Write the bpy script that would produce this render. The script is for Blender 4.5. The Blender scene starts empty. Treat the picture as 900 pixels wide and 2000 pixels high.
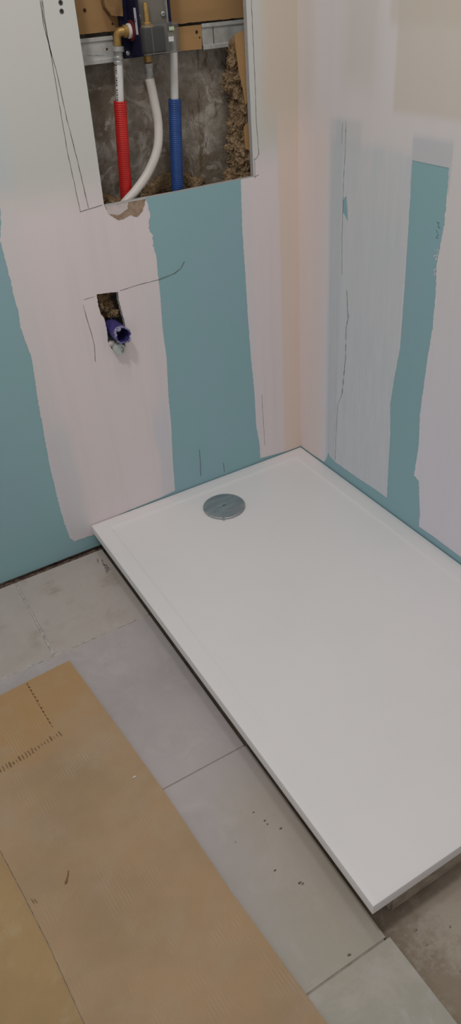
import bpy, bmesh, math, random
from mathutils import Vector, Matrix, noise
from mathutils.geometry import tessellate_polygon

random.seed(7)
SC = bpy.context.scene
COL = SC.collection

# ------------------------------------------------------------------ camera
cam_d = bpy.data.cameras.new('camera')
cam = bpy.data.objects.new('camera', cam_d)
COL.objects.link(cam)
RIGHT = Vector((0.861398, -0.503929, -0.063626))
DOWN = Vector((-0.342793, -0.484327, -0.804935))
FWD = Vector((0.374815, 0.71518, -0.589942))
m = Matrix.Identity(4)
for i in range(3):
    m[i][0] = RIGHT[i]; m[i][1] = -DOWN[i]; m[i][2] = -FWD[i]
m[0][3], m[1][3], m[2][3] = -1.1105, -1.6144, 1.2700
cam.matrix_world = m
cam_d.sensor_fit = 'VERTICAL'
cam_d.sensor_height = 36.0
cam_d.lens = 1428.8 / 2000 * 36.0
cam_d.clip_start = 0.02
SC.camera = cam

# ------------------------------------------------------------------ light
SC.view_settings.view_transform = 'Standard'
SC.view_settings.look = 'None'
SC.view_settings.gamma = 1.0
SC.view_settings.exposure = -0.13
SC.view_settings.use_curve_mapping = False
world = bpy.data.worlds.new('world')
SC.world = world
world.use_nodes = True
world.node_tree.nodes['Background'].inputs['Color'].default_value = (1.0, 0.985, 0.985, 1)
world.node_tree.nodes['Background'].inputs['Strength'].default_value = 0.415


def area_light(name, loc, size, power, color):
    d = bpy.data.lights.new(name, 'AREA')
    d.shape = 'DISK'; d.size = size; d.energy = power; d.color = color
    o = bpy.data.objects.new(name, d)
    COL.objects.link(o); o.location = loc
    return o


area_light('overhead_light', (-1.16, -0.96, 2.42), 0.22, 12.5, (1.0, 0.965, 0.935))

area_light('overhead_light', (-0.50, -0.62, 2.42), 0.22, 4.0, (1.0, 0.965, 0.935))  # unseen second lamp, added to brighten the back of the tray by the corner

# ------------------------------------------------------------------ node helpers


class NT:
    def __init__(self, name, rough=0.8, metal=0.0, spec=0.3):
        self.mat = bpy.data.materials.new(name)
        self.mat.use_nodes = True
        self.t = self.mat.node_tree
        self.b = self.t.nodes['Principled BSDF']
        self.b.inputs['Roughness'].default_value = rough
        self.b.inputs['Metallic'].default_value = metal
        self.b.inputs['Specular IOR Level'].default_value = spec
        tc = self.t.nodes.new('ShaderNodeTexCoord')
        self.co = tc.outputs['Object']
        self._sep = None

    def n(self, kind, **kw):
        nd = self.t.nodes.new(kind)
        for k, v in kw.items():
            setattr(nd, k, v)
        return nd

    def put(self, sock, v):
        if isinstance(v, bpy.types.NodeSocket):
            self.t.links.new(v, sock)
        else:
            sock.default_value = v

    def math(self, op, a, b=0.0):
        nd = self.n('ShaderNodeMath', operation=op)
        self.put(nd.inputs[0], a); self.put(nd.inputs[1], b)
        return nd.outputs[0]

    def xyz(self):
        if not self._sep:
            s = self.n('ShaderNodeSeparateXYZ')
            self.t.links.new(self.co, s.inputs[0])
            self._sep = s.outputs
        return self._sep

    def noise(self, scale, detail=4, rough=0.55, stretch=None, dist=0.0):
        nd = self.n('ShaderNodeTexNoise')
        nd.inputs['Scale'].default_value = scale
        nd.inputs['Detail'].default_value = detail
        nd.inputs['Roughness'].default_value = rough
        nd.inputs['Distortion'].default_value = dist
        if stretch:
            mp = self.n('ShaderNodeMapping')
            mp.inputs['Scale'].default_value = stretch
            self.t.links.new(self.co, mp.inputs['Vector'])
            self.t.links.new(mp.outputs[0], nd.inputs['Vector'])
        else:
            self.t.links.new(self.co, nd.inputs['Vector'])
        return nd.outputs['Fac']

    def ss(self, v, a, b, lo=0.0, hi=1.0):
        nd = self.n('ShaderNodeMapRange', interpolation_type='SMOOTHSTEP')
        self.put(nd.inputs['Value'], v)
        nd.inputs['From Min'].default_value = a; nd.inputs['From Max'].default_value = b
        nd.inputs['To Min'].default_value = lo; nd.inputs['To Max'].default_value = hi
        return nd.outputs['Result']

    def mix(self, fac, a, b, mode='MIX'):
        nd = self.n('ShaderNodeMix', data_type='RGBA', blend_type=mode)
        self.put(nd.inputs[0], fac)
        for i, c in ((6, a), (7, b)):
            if isinstance(c, (tuple, list)):
                c = (c[0], c[1], c[2], 1.0)
            self.put(nd.inputs[i], c)
        return nd.outputs[2]

    def patch(self, u, v, u0, u1, v0, v1, su=0.006, sv=0.02):
        a = self.ss(u, u0 - su, u0 + su)
        b = self.ss(u, u1 - su, u1 + su, 1.0, 0.0)
        c = self.ss(v, v0 - sv, v0 + sv)
        d = self.ss(v, v1 - sv, v1 + sv, 1.0, 0.0)
        return self.math('MULTIPLY', self.math('MULTIPLY', a, b), self.math('MULTIPLY', c, d))

    def color(self, c):
        if isinstance(c, (tuple, list)):
            c = (c[0], c[1], c[2], 1.0)
        self.put(self.b.inputs['Base Color'], c)

    def bump(self, h, strength=0.3, dist=0.002):
        nd = self.n('ShaderNodeBump')
        nd.inputs['Strength'].default_value = strength
        nd.inputs['Distance'].default_value = dist
        self.put(nd.inputs['Height'], h)
        self.t.links.new(nd.outputs[0], self.b.inputs['Normal'])


def simple(name, base, rough=0.6, metal=0.0, spec=0.3, var=0.12, scale=40, bump=0.0, alt=None):
    k = NT(name, rough, metal, spec)
    nz = k.noise(scale, 5)
    alt = alt or tuple(max(0, c * (1 - 2.2 * var)) for c in base)
    k.color(k.mix(k.ss(nz, 0.35, 0.72), base, alt))
    if bump:
        k.bump(nz, bump, 0.002)
    return k.mat


M = {}

# green moisture-resistant board (paper face)
k = NT('board_green', 0.85)
c = k.mix(k.ss(k.noise(6, 3), 0.3, 0.75), (0.285, 0.475, 0.50), (0.295, 0.46, 0.515))
c = k.mix(k.math('MULTIPLY', k.ss(k.noise(90, 6, 0.7), 0.66, 0.74), 0.22), c, (0.46, 0.58, 0.60))
k.color(c); k.bump(k.noise(260, 3), 0.08, 0.001)
M['green'] = k.mat
k = NT('board_cut_edge', 0.95)
k.color(k.mix(k.noise(160, 5), (0.5, 0.47, 0.46), (0.36, 0.33, 0.31))); k.bump(k.noise(300, 4), 0.5, 0.002)
M['gypsum'] = k.mat

# joint compound on the back wall, u = x, v = z
k = NT('joint_compound_back', 0.85)
X, Yc, Z = k.xyz()
w1 = k.math('MULTIPLY', k.math('SUBTRACT', k.noise(9, 4, 0.6, (1, 1, 0.35)), 0.5), 0.06)
u = k.math('ADD', X, w1)
v = k.math('ADD', Z, k.math('MULTIPLY', w1, 1.5))
c = k.mix(k.ss(Z, 0.86, 0.98), (0.779, 0.702, 0.701), (0.625, 0.630, 0.595))
c = k.mix(k.math('MULTIPLY', k.patch(u, v, -0.80, -0.70, 0.955, 1.16, 0.02, 0.03), 0.55), c, (0.555, 0.624, 0.659))
c = k.mix(k.math('MULTIPLY', k.patch(u, v, -0.80, -0.705, 0.04, 0.40, 0.022, 0.05), 0.55), c, (0.590, 0.636, 0.671))
c = k.mix(k.math('MULTIPLY', k.patch(u, v, -0.80, -0.715, 0.40, 0.92, 0.022, 0.05), 0.30), c, (0.649, 0.660, 0.671))
c = k.mix(k.math('MULTIPLY', k.patch(u, v, -0.478, -0.428, 0.06, 0.36, 0.010, 0.05), 0.5), c, (0.590, 0.624, 0.677))
c = k.mix(k.math('MULTIPLY', k.patch(u, v, -0.46, -0.40, 0.36, 0.70, 0.02, 0.05), 0.2), c, (0.590, 0.624, 0.677))
c = k.mix(k.math('MULTIPLY', k.patch(u, v, -0.20, -0.145, -0.1, 0.86, 0.010, 0.05), 0.3), c, (0.661, 0.684, 0.720))
# warm primer band by the corner
c = k.mix(k.math('MULTIPLY', k.patch(X, Z, -0.060, 0.1, -0.2, 1.02, 0.005, 0.06), 0.75), c, (0.78, 0.63, 0.52))
c = k.mix(k.math('MULTIPLY', k.patch(u, v, -0.098, 0.1, 0.98, 3.0, 0.02, 0.08), 0.8), c, (0.67, 0.57, 0.46))
c = k.mix(k.math('MULTIPLY', k.ss(k.noise(30, 5, 0.6, (1, 1, 0.06)), 0.45, 0.75), 0.22), c, (0.637, 0.576, 0.573))
k.color(c)
k.bump(k.math('ADD', k.noise(14, 4, 0.5, (1, 1, 0.25)), k.math('MULTIPLY', k.noise(150, 3), 0.15)), 0.18, 0.004)
M['coat_back'] = k.mat

# joint compound on the right wall, u = y, v = z
k = NT('joint_compound_right', 0.85)
X, Yc, Z = k.xyz()
w1 = k.math('MULTIPLY', k.math('SUBTRACT', k.noise(10, 4, 0.6, (1, 1, 0.35)), 0.5), 0.05)
u = k.math('ADD', Yc, w1)
v = k.math('ADD', Z, k.math('MULTIPLY', w1, 1.2))
streak = k.noise(60, 6, 0.65, (1, 1, 0.12))
c = k.mix(k.ss(Z, 0.3, 0.95), (0.744, 0.719, 0.778), (0.744, 0.694, 0.685))
c = k.mix(k.math('MULTIPLY', k.patch(u, v, -0.11, 0.2, -0.2, 1.0, 0.02, 0.06), 0.85), c, (0.794, 0.681, 0.645))
# old blue-grey thin coat
c = k.mix(k.math('MULTIPLY', k.patch(Yc, v, -0.405, -0.135, -0.2, 0.962, 0.006, 0.018), k.ss(streak, 0.25, 0.75, 0.92, 0.40)), c, (0.589, 0.627, 0.651))
c = k.mix(k.math('MULTIPLY', k.patch(Yc, Z, -0.238, -0.15, 0.94, 1.002, 0.008, 0.01), 0.6), c, (0.583, 0.604, 0.606))
c = k.mix(k.math('MULTIPLY', k.patch(Yc, Z, -0.176, -0.128, 0.06, 0.998, 0.010, 0.01), 0.45), c, (0.521, 0.566, 0.594))
c = k.mix(k.math('MULTIPLY', k.patch(Yc, Z, -0.512, -0.4, 0.9, 0.993, 0.004, 0.01), 0.8), c, (0.558, 0.572, 0.594))
c = k.mix(k.math('MULTIPLY', k.patch(Yc, v, -2.5, -0.53, -0.2, 0.9, 0.03, 0.1), 0.3), c, (0.744, 0.690, 0.713))
# warm primer
c = k.mix(k.math('MULTIPLY', k.patch(Yc, Z, -2.5, -0.335, 1.028, 3.0, 0.006, 0.012), 0.75), c, (0.663, 0.594, 0.512))
c = k.mix(k.math('MULTIPLY', k.patch(Yc, Z, -2.5, -0.31, 1.175, 3.0, 0.01, 0.02), 0.5), c, (0.620, 0.537, 0.426))
c = k.mix(k.math('MULTIPLY', k.patch(u, v, -0.28, -0.17, 1.06, 3.0, 0.03, 0.05), 0.6), c, (0.645, 0.594, 0.545))
c = k.mix(k.math('MULTIPLY', k.patch(u, v, -0.06, 0.2, 1.0, 3.0, 0.03, 0.06), 0.6), c, (0.670, 0.587, 0.532))
c = k.mix(k.math('MULTIPLY', k.ss(k.noise(26, 5, 0.6, (1, 1, 0.07)), 0.45, 0.75), 0.15), c, (0.645, 0.613, 0.638))
k.color(c)
k.bump(k.math('ADD', k.noise(14, 4, 0.5, (1, 1, 0.25)), k.math('MULTIPLY', k.noise(150, 3), 0.15)), 0.18, 0.004)
M['coat_right'] = k.mat

M['pencil'] = simple('graphite', (0.19, 0.18, 0.18), 0.7, var=0.2, scale=200)
M['groove'] = simple('old_groove_dirt', (0.36, 0.40, 0.40), 0.9, var=0.2, scale=120)
M['torn'] = simple('torn_board_paper', (0.40, 0.29, 0.21), 0.95, var=0.16, scale=70, bump=0.4)
M['raw_white'] = simple('raw_plaster', (0.62, 0.55, 0.53), 0.9, var=0.06)
M['screw'] = simple('phosphated_steel', (0.10, 0.10, 0.10), 0.5, 0.6, var=0.2, scale=300)
M['print_blue'] = simple('board_print_ink', (0.09, 0.15, 0.21), 0.8)

# concrete behind
k = NT('cavity_concrete', 0.9)
n1 = k.noise(6, 7, 0.68, None, 0.6)
n2 = k.noise(34, 6, 0.65)
c = k.mix(k.ss(n1, 0.38, 0.62), (0.183, 0.146, 0.104), (0.366, 0.330, 0.284))
c = k.mix(k.math('MULTIPLY', k.ss(k.noise(15, 7, 0.75, None, 1.2), 0.53, 0.60), 0.65), c, (0.488, 0.450, 0.400))
c = k.mix(k.math('MULTIPLY', k.ss(k.noise(9, 6, 0.7, (1.3, 1, 0.6), 0.8), 0.54, 0.62), 0.8), c, (0.128, 0.082, 0.044))
c = k.mix(k.math('MULTIPLY', k.ss(n2, 0.45, 0.7), 0.5), c, (0.146, 0.120, 0.093))
k.color(c); k.bump(k.math('ADD', n2, k.noise(120, 4)), 0.5, 0.004)
M['cavity'] = k.mat

# floor screed
k = NT('rough_screed', 0.92)
n1 = k.noise(5, 6, 0.6)
n2 = k.noise(45, 7, 0.7)
c = k.mix(k.ss(n1, 0.3, 0.7), (0.285, 0.228, 0.170), (0.210, 0.165, 0.122))
c = k.mix(k.math('MULTIPLY', k.patch(k.math('ADD', k.xyz()[0], k.math('MULTIPLY', k.math('SUBTRACT', n2, 0.5), 0.25)), k.math('ADD', k.xyz()[1], k.math('MULTIPLY', k.math('SUBTRACT', n1, 0.5), 0.3)), -0.62, -0.3, -1.36, -1.225, 0.05, 0.04), 0.75), c, (0.44, 0.39, 0.325))
c = k.mix(k.ss(n2, 0.62, 0.78), c, (0.107, 0.078, 0.051))
c = k.mix(k.math('MULTIPLY', k.ss(k.noise(20, 5, 0.7), 0.52, 0.64), 0.6), c, (0.37, 0.315, 0.25))
k.color(c); k.bump(k.math('ADD', k.math('MULTIPLY', n1, 1.5), n2), 0.5, 0.004)
M['screed'] = k.mat

# tiles
k = NT('grey_porcelain_tile', 0.55, 0, 0.35)
n1 = k.noise(4.5, 5, 0.6)
Xs, Ys, Zs = k.xyz()
c = k.mix(k.ss(n1, 0.3, 0.72), (0.463, 0.413, 0.405), (0.390, 0.345, 0.339))
# slightly darker and more olive towards the front rows
c = k.mix(k.ss(Ys, -0.85, -1.3, 0.0, 0.9), c, (0.365, 0.348, 0.288))
c = k.mix(k.math('MULTIPLY', k.ss(k.noise(9, 6, 0.72, None, 0.5), 0.46, 0.68), 0.5), c, (0.520, 0.477, 0.466))
c = k.mix(k.math('MULTIPLY', k.ss(Ys, -0.345, -0.325), 0.5), c, (0.50, 0.43, 0.36))
c = k.mix(k.math('MULTIPLY', k.patch(k.math('ADD', Xs, k.math('MULTIPLY', n1, 0.2)), Ys, -0.70, -0.55, -1.25, -0.85, 0.07, 0.1), 0.6), c, (0.42, 0.355, 0.28))
# ochre stains in the cut row against the wall
c = k.mix(k.math('MULTIPLY', k.math('MULTIPLY', k.ss(Ys, -0.36, -0.2), k.ss(k.noise(8, 5, 0.65), 0.5, 0.7)), 0.75), c, (0.302, 0.249, 0.183))
c = k.mix(k.math('MULTIPLY', k.ss(k.noise(70, 5, 0.7), 0.68, 0.76), 0.35), c, (0.187, 0.159, 0.155))
k.color(c); k.bump(k.noise(120, 4), 0.08, 0.001)
M['tile'] = k.mat
M['grout'] = simple('pale_grout', (0.52, 0.47, 0.44), 0.95, var=0.12, scale=60)
M['grout_dark'] = simple('grey_grout', (0.37, 0.33, 0.285), 0.95, var=0.12, scale=60)
M['mortar'] = simple('support_mortar', (0.36, 0.30, 0.235), 0.95, var=0.16, scale=35, bump=0.5)
M['debris'] = simple('dark_mortar_debris', (0.17, 0.12, 0.095), 0.95, var=0.3, scale=60, bump=0.6)
M['crumb'] = simple('dark_crumb', (0.17, 0.14, 0.12), 0.9)
M['stain'] = simple('dirt_stain', (0.31, 0.26, 0.245), 0.9, var=0.2, scale=150)

# tray
k = NT('white_resin_tray', 0.5, 0, 0.35)
c = k.mix(k.ss(k.noise(3, 4), 0.3, 0.75), (0.78, 0.755, 0.75), (0.745, 0.725, 0.715))
c = k.mix(k.math('MULTIPLY', k.ss(k.noise(24, 6, 0.7, (1, 0.3, 1)), 0.62, 0.8), 0.3), c, (0.66, 0.645, 0.63))
k.color(c)
k.bump(k.noise(70, 5, 0.6, (1, 0.35, 1)), 0.10, 0.002)
M['tray'] = k.mat
k = NT('drain_metal', 0.42, 0.75, 0.5)
c = k.mix(k.ss(k.noise(22, 5, 0.6, (0.5, 2, 1)), 0.35, 0.7), (0.36, 0.375, 0.385), (0.50, 0.515, 0.525))
k.color(c); k.put(k.b.inputs['Roughness'], k.ss(k.noise(16, 4), 0.3, 0.7, 0.28, 0.5))
M['drain'] = k.mat
M['chrome'] = simple('chrome_rim', (0.50, 0.52, 0.54), 0.18, 0.95, 0.5, var=0.05)
M['black'] = simple('black_plastic', (0.010, 0.010, 0.011), 0.6, 0, 0.15)

# cardboard
k = NT('corrugated_cardboard', 0.9, 0, 0.15)
Xs, Ys, Zs = k.xyz()
skew = k.math('ADD', Xs, k.math('MULTIPLY', Ys, 0.085))
wav = k.math('SINE', k.math('MULTIPLY', skew, 2 * math.pi / 0.0062))
n1 = k.noise(5, 5, 0.6)
c = k.mix(k.ss(n1, 0.32, 0.7), (0.425, 0.288, 0.168), (0.360, 0.250, 0.152))
c = k.mix(k.ss(k.math('ADD', Ys, k.math('MULTIPLY', k.math('SUBTRACT', k.noise(7, 5, 0.6), 0.5), 0.35)), -0.66, -0.44, 0.0, 0.95), c, (0.435, 0.265, 0.125))
c = k.mix(k.math('MULTIPLY', k.ss(k.noise(9, 6, 0.7), 0.42, 0.74), 0.55), c, (0.42, 0.322, 0.228))
am = k.ss(k.noise(13, 5, 0.7, (1, 0.8, 1)), 0.48, 0.68)
c = k.mix(k.math('MULTIPLY', k.math('MULTIPLY', k.ss(wav, 0.2, 1.0), am), 0.3), c, (0.540, 0.434, 0.318))
c = k.mix(k.math('MULTIPLY', k.ss(k.noise(160, 4, 0.7), 0.6, 0.75), 0.3), c, (0.270, 0.177, 0.102))
k.color(c)
k.bump(k.math('ADD', k.math('MULTIPLY', wav, 0.12), k.noise(60, 5)), 0.22, 0.002)
M['card'] = k.mat
k = NT('corrugated_cardboard_orange', 0.9, 0, 0.15)
c = k.mix(k.ss(k.noise(6, 5, 0.6), 0.32, 0.7), (0.42, 0.28, 0.14), (0.36, 0.245, 0.125))
c = k.mix(k.math('MULTIPLY', k.ss(k.noise(11, 6, 0.7), 0.5, 0.72), 0.6), c, (0.47, 0.36, 0.23))
c = k.mix(k.math('MULTIPLY', k.ss(k.noise(160, 4, 0.7), 0.6, 0.75), 0.3), c, (0.28, 0.18, 0.10))
k.color(c); k.bump(k.noise(60, 5), 0.2, 0.002)
M['card2'] = k.mat
M['crease'] = simple('crushed_flute', (0.22, 0.135, 0.07), 0.9)
M['slit'] = simple('cut_slit', (0.06, 0.035, 0.02), 0.9)
M['chip'] = simple('white_paint_chip', (0.75, 0.70, 0.64), 0.8)

# plumbing
M['pipe_white'] = simple('white_pipe', (0.70, 0.685, 0.665), 0.4, 0, 0.4, var=0.04, scale=30)
M['pipe_cream'] = simple('ivory_pipe', (0.66, 0.62, 0.57), 0.42, 0, 0.4, var=0.05, scale=30)
M['red'] = simple('red_conduit_plastic', (0.60, 0.022, 0.018), 0.4, 0, 0.4, var=0.1)
M['blue'] = simple('blue_conduit_plastic', (0.022, 0.075, 0.27), 0.4, 0, 0.4, var=0.12)
M['brass'] = simple('brass', (0.46, 0.29, 0.10), 0.5, 0.55, var=0.15, scale=60)
M['steel'] = simple('crimped_steel', (0.46, 0.46, 0.44), 0.45, 0.5, var=0.12, scale=60)
M['navy'] = simple('navy_plastic', (0.012, 0.012, 0.037), 0.55, 0, 0.2, var=0.15)
M['redring'] = simple('red_gasket', (0.12, 0.016, 0.022), 0.6)
M['ink'] = simple('black_print', (0.05, 0.05, 0.05), 0.7)
M['sticker'] = simple('paper_sticker', (0.62, 0.61, 0.62), 0.7, var=0.05)
M['sticker_green'] = simple('green_sticker', (0.38, 0.52, 0.25), 0.7, var=0.1)
k = NT('smoky_clear_plastic', 0.25, 0, 0.3)
k.color(k.mix(k.noise(30, 4), (0.22, 0.22, 0.215), (0.13, 0.13, 0.127))); k.b.inputs['Alpha'].default_value = 0.36
M['clear'] = k.mat
k = NT('smoky_panel', 0.3, 0, 0.5)
k.color(k.mix(k.noise(30, 4), (0.14, 0.13, 0.11), (0.19, 0.18, 0.155)))
M['panel'] = k.mat
k = NT('fibre_board', 0.85)
c = k.mix(k.ss(k.noise(9, 5, 0.6, (0.4, 1, 2)), 0.3, 0.7), (0.378, 0.223, 0.092), (0.317, 0.185, 0.080))
c = k.mix(k.math('MULTIPLY', k.ss(k.noise(60, 5, 0.7, (0.3, 1, 2)), 0.58, 0.75), 0.5), c, (0.246, 0.139, 0.056))
k.color(c); k.bump(k.noise(80, 4), 0.2, 0.002)
M['wood'] = k.mat
M['wood_dark'] = simple('dark_batten', (0.27, 0.155, 0.065), 0.85, var=0.2, scale=50)
M['knot'] = simple('knot_hole', (0.05, 0.025, 0.012), 0.9)
M['rail'] = simple('zinc_rail', (0.50, 0.50, 0.48), 0.5, 0.25, 0.4, var=0.12, scale=35, alt=(0.36, 0.355, 0.33))
k = NT('mineral_wool', 0.95, 0, 0.1)
c = k.mix(k.ss(k.noise(50, 5, 0.7), 0.3, 0.7), (0.37, 0.26, 0.155), (0.20, 0.13, 0.07))
c = k.mix(k.ss(k.noise(110, 4, 0.7), 0.6, 0.75), c, (0.50, 0.39, 0.27))
k.color(c); k.bump(k.noise(170, 5, 0.7), 0.7, 0.004)
M['wool'] = k.mat
M['violet'] = simple('violet_waste_pipe', (0.075, 0.062, 0.235), 0.45, 0, 0.4, var=0.14, scale=60)
k = NT('abraded_pipe_edge', 0.7)
k.color(k.mix(k.ss(k.noise(95, 5, 0.7), 0.42, 0.56), (0.40, 0.40, 0.46), (0.10, 0.085, 0.26)))
M['violet_white'] = k.mat
k = NT('milky_cap', 0.35, 0, 0.4)
k.color(k.mix(k.noise(40, 3), (0.56, 0.60, 0.57), (0.44, 0.49, 0.46)))
M['cap'] = k.mat
M['cap_slot'] = simple('cap_slot', (0.27, 0.31, 0.295), 0.5)

# ------------------------------------------------------------------ mesh helpers


def obj(name, verts, faces, mat, parent=None, smooth=False, mats=None, midx=None):
    me = bpy.data.meshes.new(name)
    me.from_pydata([tuple(p) for p in verts], [], faces)
    for mm in (mats or [mat]):
        me.materials.append(mm)
    if midx:
        for p, i in zip(me.polygons, midx):
            p.material_index = i
    if smooth:
        for p in me.polygons:
            p.use_smooth = True
    me.update()
    o = bpy.data.objects.new(name, me)
    COL.objects.link(o)
    if parent:
        o.parent = parent
    return o


def from_bm(name, bm, mat, parent=None, smooth=False):
    me = bpy.data.meshes.new(name)
    bmesh.ops.recalc_face_normals(bm, faces=bm.faces)
    bm.to_mesh(me); bm.free()
    me.materials.append(mat)
    if smooth:
        for p in me.polygons:
            p.use_smooth = True
    o = bpy.data.objects.new(name, me)
    COL.objects.link(o)
    if parent:
        o.parent = parent
    return o


def empty(name, loc=(0, 0, 0)):
    o = bpy.data.objects.new(name, None)
    o.empty_display_size = 0.05
    COL.objects.link(o)
    return o


def tag(o, label, cat, group=None):
    o['label'] = label; o['category'] = cat
    if group:
        o['group'] = group
    return o


def struct(o):
    o['kind'] = 'structure'
    return o


def box(name, x0, x1, y0, y1, z0, z1, mat, parent=None, bev=0.0, seg=2):
    bm = bmesh.new()
    bmesh.ops.create_cube(bm, size=1.0)
    for vv in bm.verts:
        vv.co = Vector(((x0 + x1) / 2 + vv.co.x * (x1 - x0), (y0 + y1) / 2 + vv.co.y * (y1 - y0), (z0 + z1) / 2 + vv.co.z * (z1 - z0)))
    if bev:
        bmesh.ops.bevel(bm, geom=bm.edges[:], offset=bev, segments=seg, affect='EDGES', profile=0.5)
    return from_bm(name, bm, mat, parent)


def ragged(pts, amp, step=0.004, seed=0.0, freq=120):
    """resample an open polyline and roughen it sideways"""
    out = []
    for a, b in zip(pts[:-1], pts[1:]):
        a = Vector(a); b = Vector(b); d = b - a; L = d.length
        n = max(1, int(L / step)); nr = Vector((-d.y, d.x)) / max(L, 1e-6)
        for i in range(n):
            p = a + d * (i / n)
            e = noise.noise(Vector((p.x * freq + seed, p.y * freq, seed))) + 0.6 * noise.noise(Vector((p.x * freq * 3 + seed, p.y * freq * 3, seed + 5)))
            out.append(tuple(p + nr * e * amp))
    out.append(tuple(pts[-1]))
    return out


def prism(name, loops, put, mats, parent=None):
    """loops[0] outline, others holes (2D); put(u, v, s) places front (s=0) and back (s=1)"""
    flat = [p for lp in loops for p in lp]
    tris = tessellate_polygon([[Vector((p[0], p[1], 0)) for p in lp] for lp in loops])
    n = len(flat)
    verts = [put(p[0], p[1], 0) for p in flat] + [put(p[0], p[1], 1) for p in flat]
    faces, mi = [], []
    for t in tris:
        faces.append(tuple(t)); mi.append(0)
        faces.append(tuple(i + n for i in reversed(t))); mi.append(0)
    s = 0
    for lp in loops:
        L = len(lp)
        for i in range(L):
            a, b = s + i, s + (i + 1) % L
            faces.append((a, b, b + n, a + n)); mi.append(len(mats) - 1)
        s += L
    o = obj(name, verts, faces, None, parent, mats=mats, midx=mi)
    bm = bmesh.new(); bm.from_mesh(o.data)
    bmesh.ops.recalc_face_normals(bm, faces=bm.faces)
    bm.to_mesh(o.data); bm.free()
    return o


def on_back(f, b):
    return lambda u, v, s: (u, b if s else f, v)


def on_right(f, b):
    return lambda u, v, s: (b if s else f, u, v)


def on_floor(f, b):
    return lambda u, v, s: (u, v, b if s else f)


def ribbon(name, pts, width, put, mat, parent, vary=0.5, seed=1.0, step=0.003):
    """thin raised stroke along a polyline in a plane"""
    P = ragged(pts, width * 0.5, step, seed, 60)
    Lf, Rt = [], []
    for i, p in enumerate(P):
        a = Vector(P[max(0, i - 1)]); b = Vector(P[min(len(P) - 1, i + 1)])
        d = (b - a); d = d.normalized() if d.length else Vector((1, 0))
        nr = Vector((-d.y, d.x))
        w = width * 0.5 * (1 + vary * noise.noise(Vector((i * 0.21, seed, 3))))
        if i in (0, len(P) - 1):
            w *= 0.4
        Lf.append(Vector(p) + nr * w); Rt.append(Vector(p) - nr * w)
    verts, faces = [], []
    for s in (0, 1):
        for a, b in zip(Lf, Rt):
            verts.append(put(a.x, a.y, s)); verts.append(put(b.x, b.y, s))
    n = len(P)
    for i in range(n - 1):
        a = 2 * i
        faces += [(a, a + 1, a + 3, a + 2), (2 * n + a, 2 * n + a + 2, 2 * n + a + 3, 2 * n + a + 1),
                  (a, a + 2, 2 * n + a + 2, 2 * n + a), (a + 1, 2 * n + a + 1, 2 * n + a + 3, a + 3)]
    return obj(name, verts, faces, mat, parent)


def spline(pts, n):
    """Catmull-Rom through 3D points"""
    P = [Vector(p) for p in pts]
    P = [P[0] * 2 - P[1]] + P + [P[-1] * 2 - P[-2]]
    out = []
    segs = len(P) - 3
    per = max(2, n // segs)
    for i in range(segs):
        a, b, c_, d = P[i:i + 4]
        for j in range(per):
            t = j / per
            out.append(0.5 * ((2 * b) + (-a + c_) * t + (2 * a - 5 * b + 4 * c_ - d) * t * t + (-a + 3 * b - 3 * c_ + d) * t ** 3))
    out.append(P[-2])
    return out


def tube(name, path, rad, mat, parent=None, sides=16, hollow=0.0, smooth=True):
    """sweep; rad is a float or a function of arc length; hollow = wall thickness (open ended)"""
    P = [Vector(p) for p in path]
    L = [0.0]
    for a, b in zip(P[:-1], P[1:]):
        L.append(L[-1] + (b - a).length)
    verts, faces = [], []
    up = None

    def ring(r, i, ofs=0):
        nonlocal up
        t = (P[min(i + 1, len(P) - 1)] - P[max(i - 1, 0)]).normalized()
        if up is None:
            up = t.orthogonal().normalized()
        up = (up - t * up.dot(t)).normalized()
        s = t.cross(up)
        for q in range(sides):
            an = 2 * math.pi * q / sides
            verts.append(P[i] + (up * math.cos(an) + s * math.sin(an)) * r)
    seq = []
    for i in range(len(P)):
        r = rad(L[i]) if callable(rad) else rad
        ring(r, i); seq.append(i)
    nr = len(P)
    if hollow:
        for i in reversed(range(len(P))):
            r = (rad(L[i]) if callable(rad) else rad) - hollow
            ring(r, i); nr += 1
    for i in range(nr - 1):
        for q in range(sides):
            a = i * sides + q; b = i * sides + (q + 1) % sides
            faces.append((a, b, b + sides, a + sides))
    if hollow:
        for q in range(sides):
            a = (nr - 1) * sides + q; b = (nr - 1) * sides + (q + 1) % sides
            faces.append((a, b, (q + 1) % sides, q))
    else:
        faces.append(tuple(reversed(range(sides))))
        faces.append(tuple(range((nr - 1) * sides, nr * sides)))
    return obj(name, verts, faces, mat, parent, smooth)


def lathe(name, prof, origin, axis, mat, parent=None, sides=24, smooth=True):
    """prof: list of (distance along axis, radius)"""
    ax = Vector(axis).normalized(); u_ = ax.orthogonal().normalized(); w_ = ax.cross(u_)
    o = Vector(origin); verts, faces = [], []
    for d, r in prof:
        for q in range(sides):
            an = 2 * math.pi * q / sides
            verts.append(o + ax * d + (u_ * math.cos(an) + w_ * math.sin(an)) * max(r, 1e-5))
    n = len(prof)
    for i in range(n - 1):
        for q in range(sides):
            a = i * sides + q; b = i * sides + (q + 1) % sides
            faces.append((a, b, b + sides, a + sides))
    faces.append(tuple(reversed(range(sides))))
    faces.append(tuple(range((n - 1) * sides, n * sides)))
    ob = obj(name, verts, faces, mat, parent, smooth)
    if smooth:
        ob.data.set_sharp_from_angle(angle=math.radians(40))
    return ob


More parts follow.
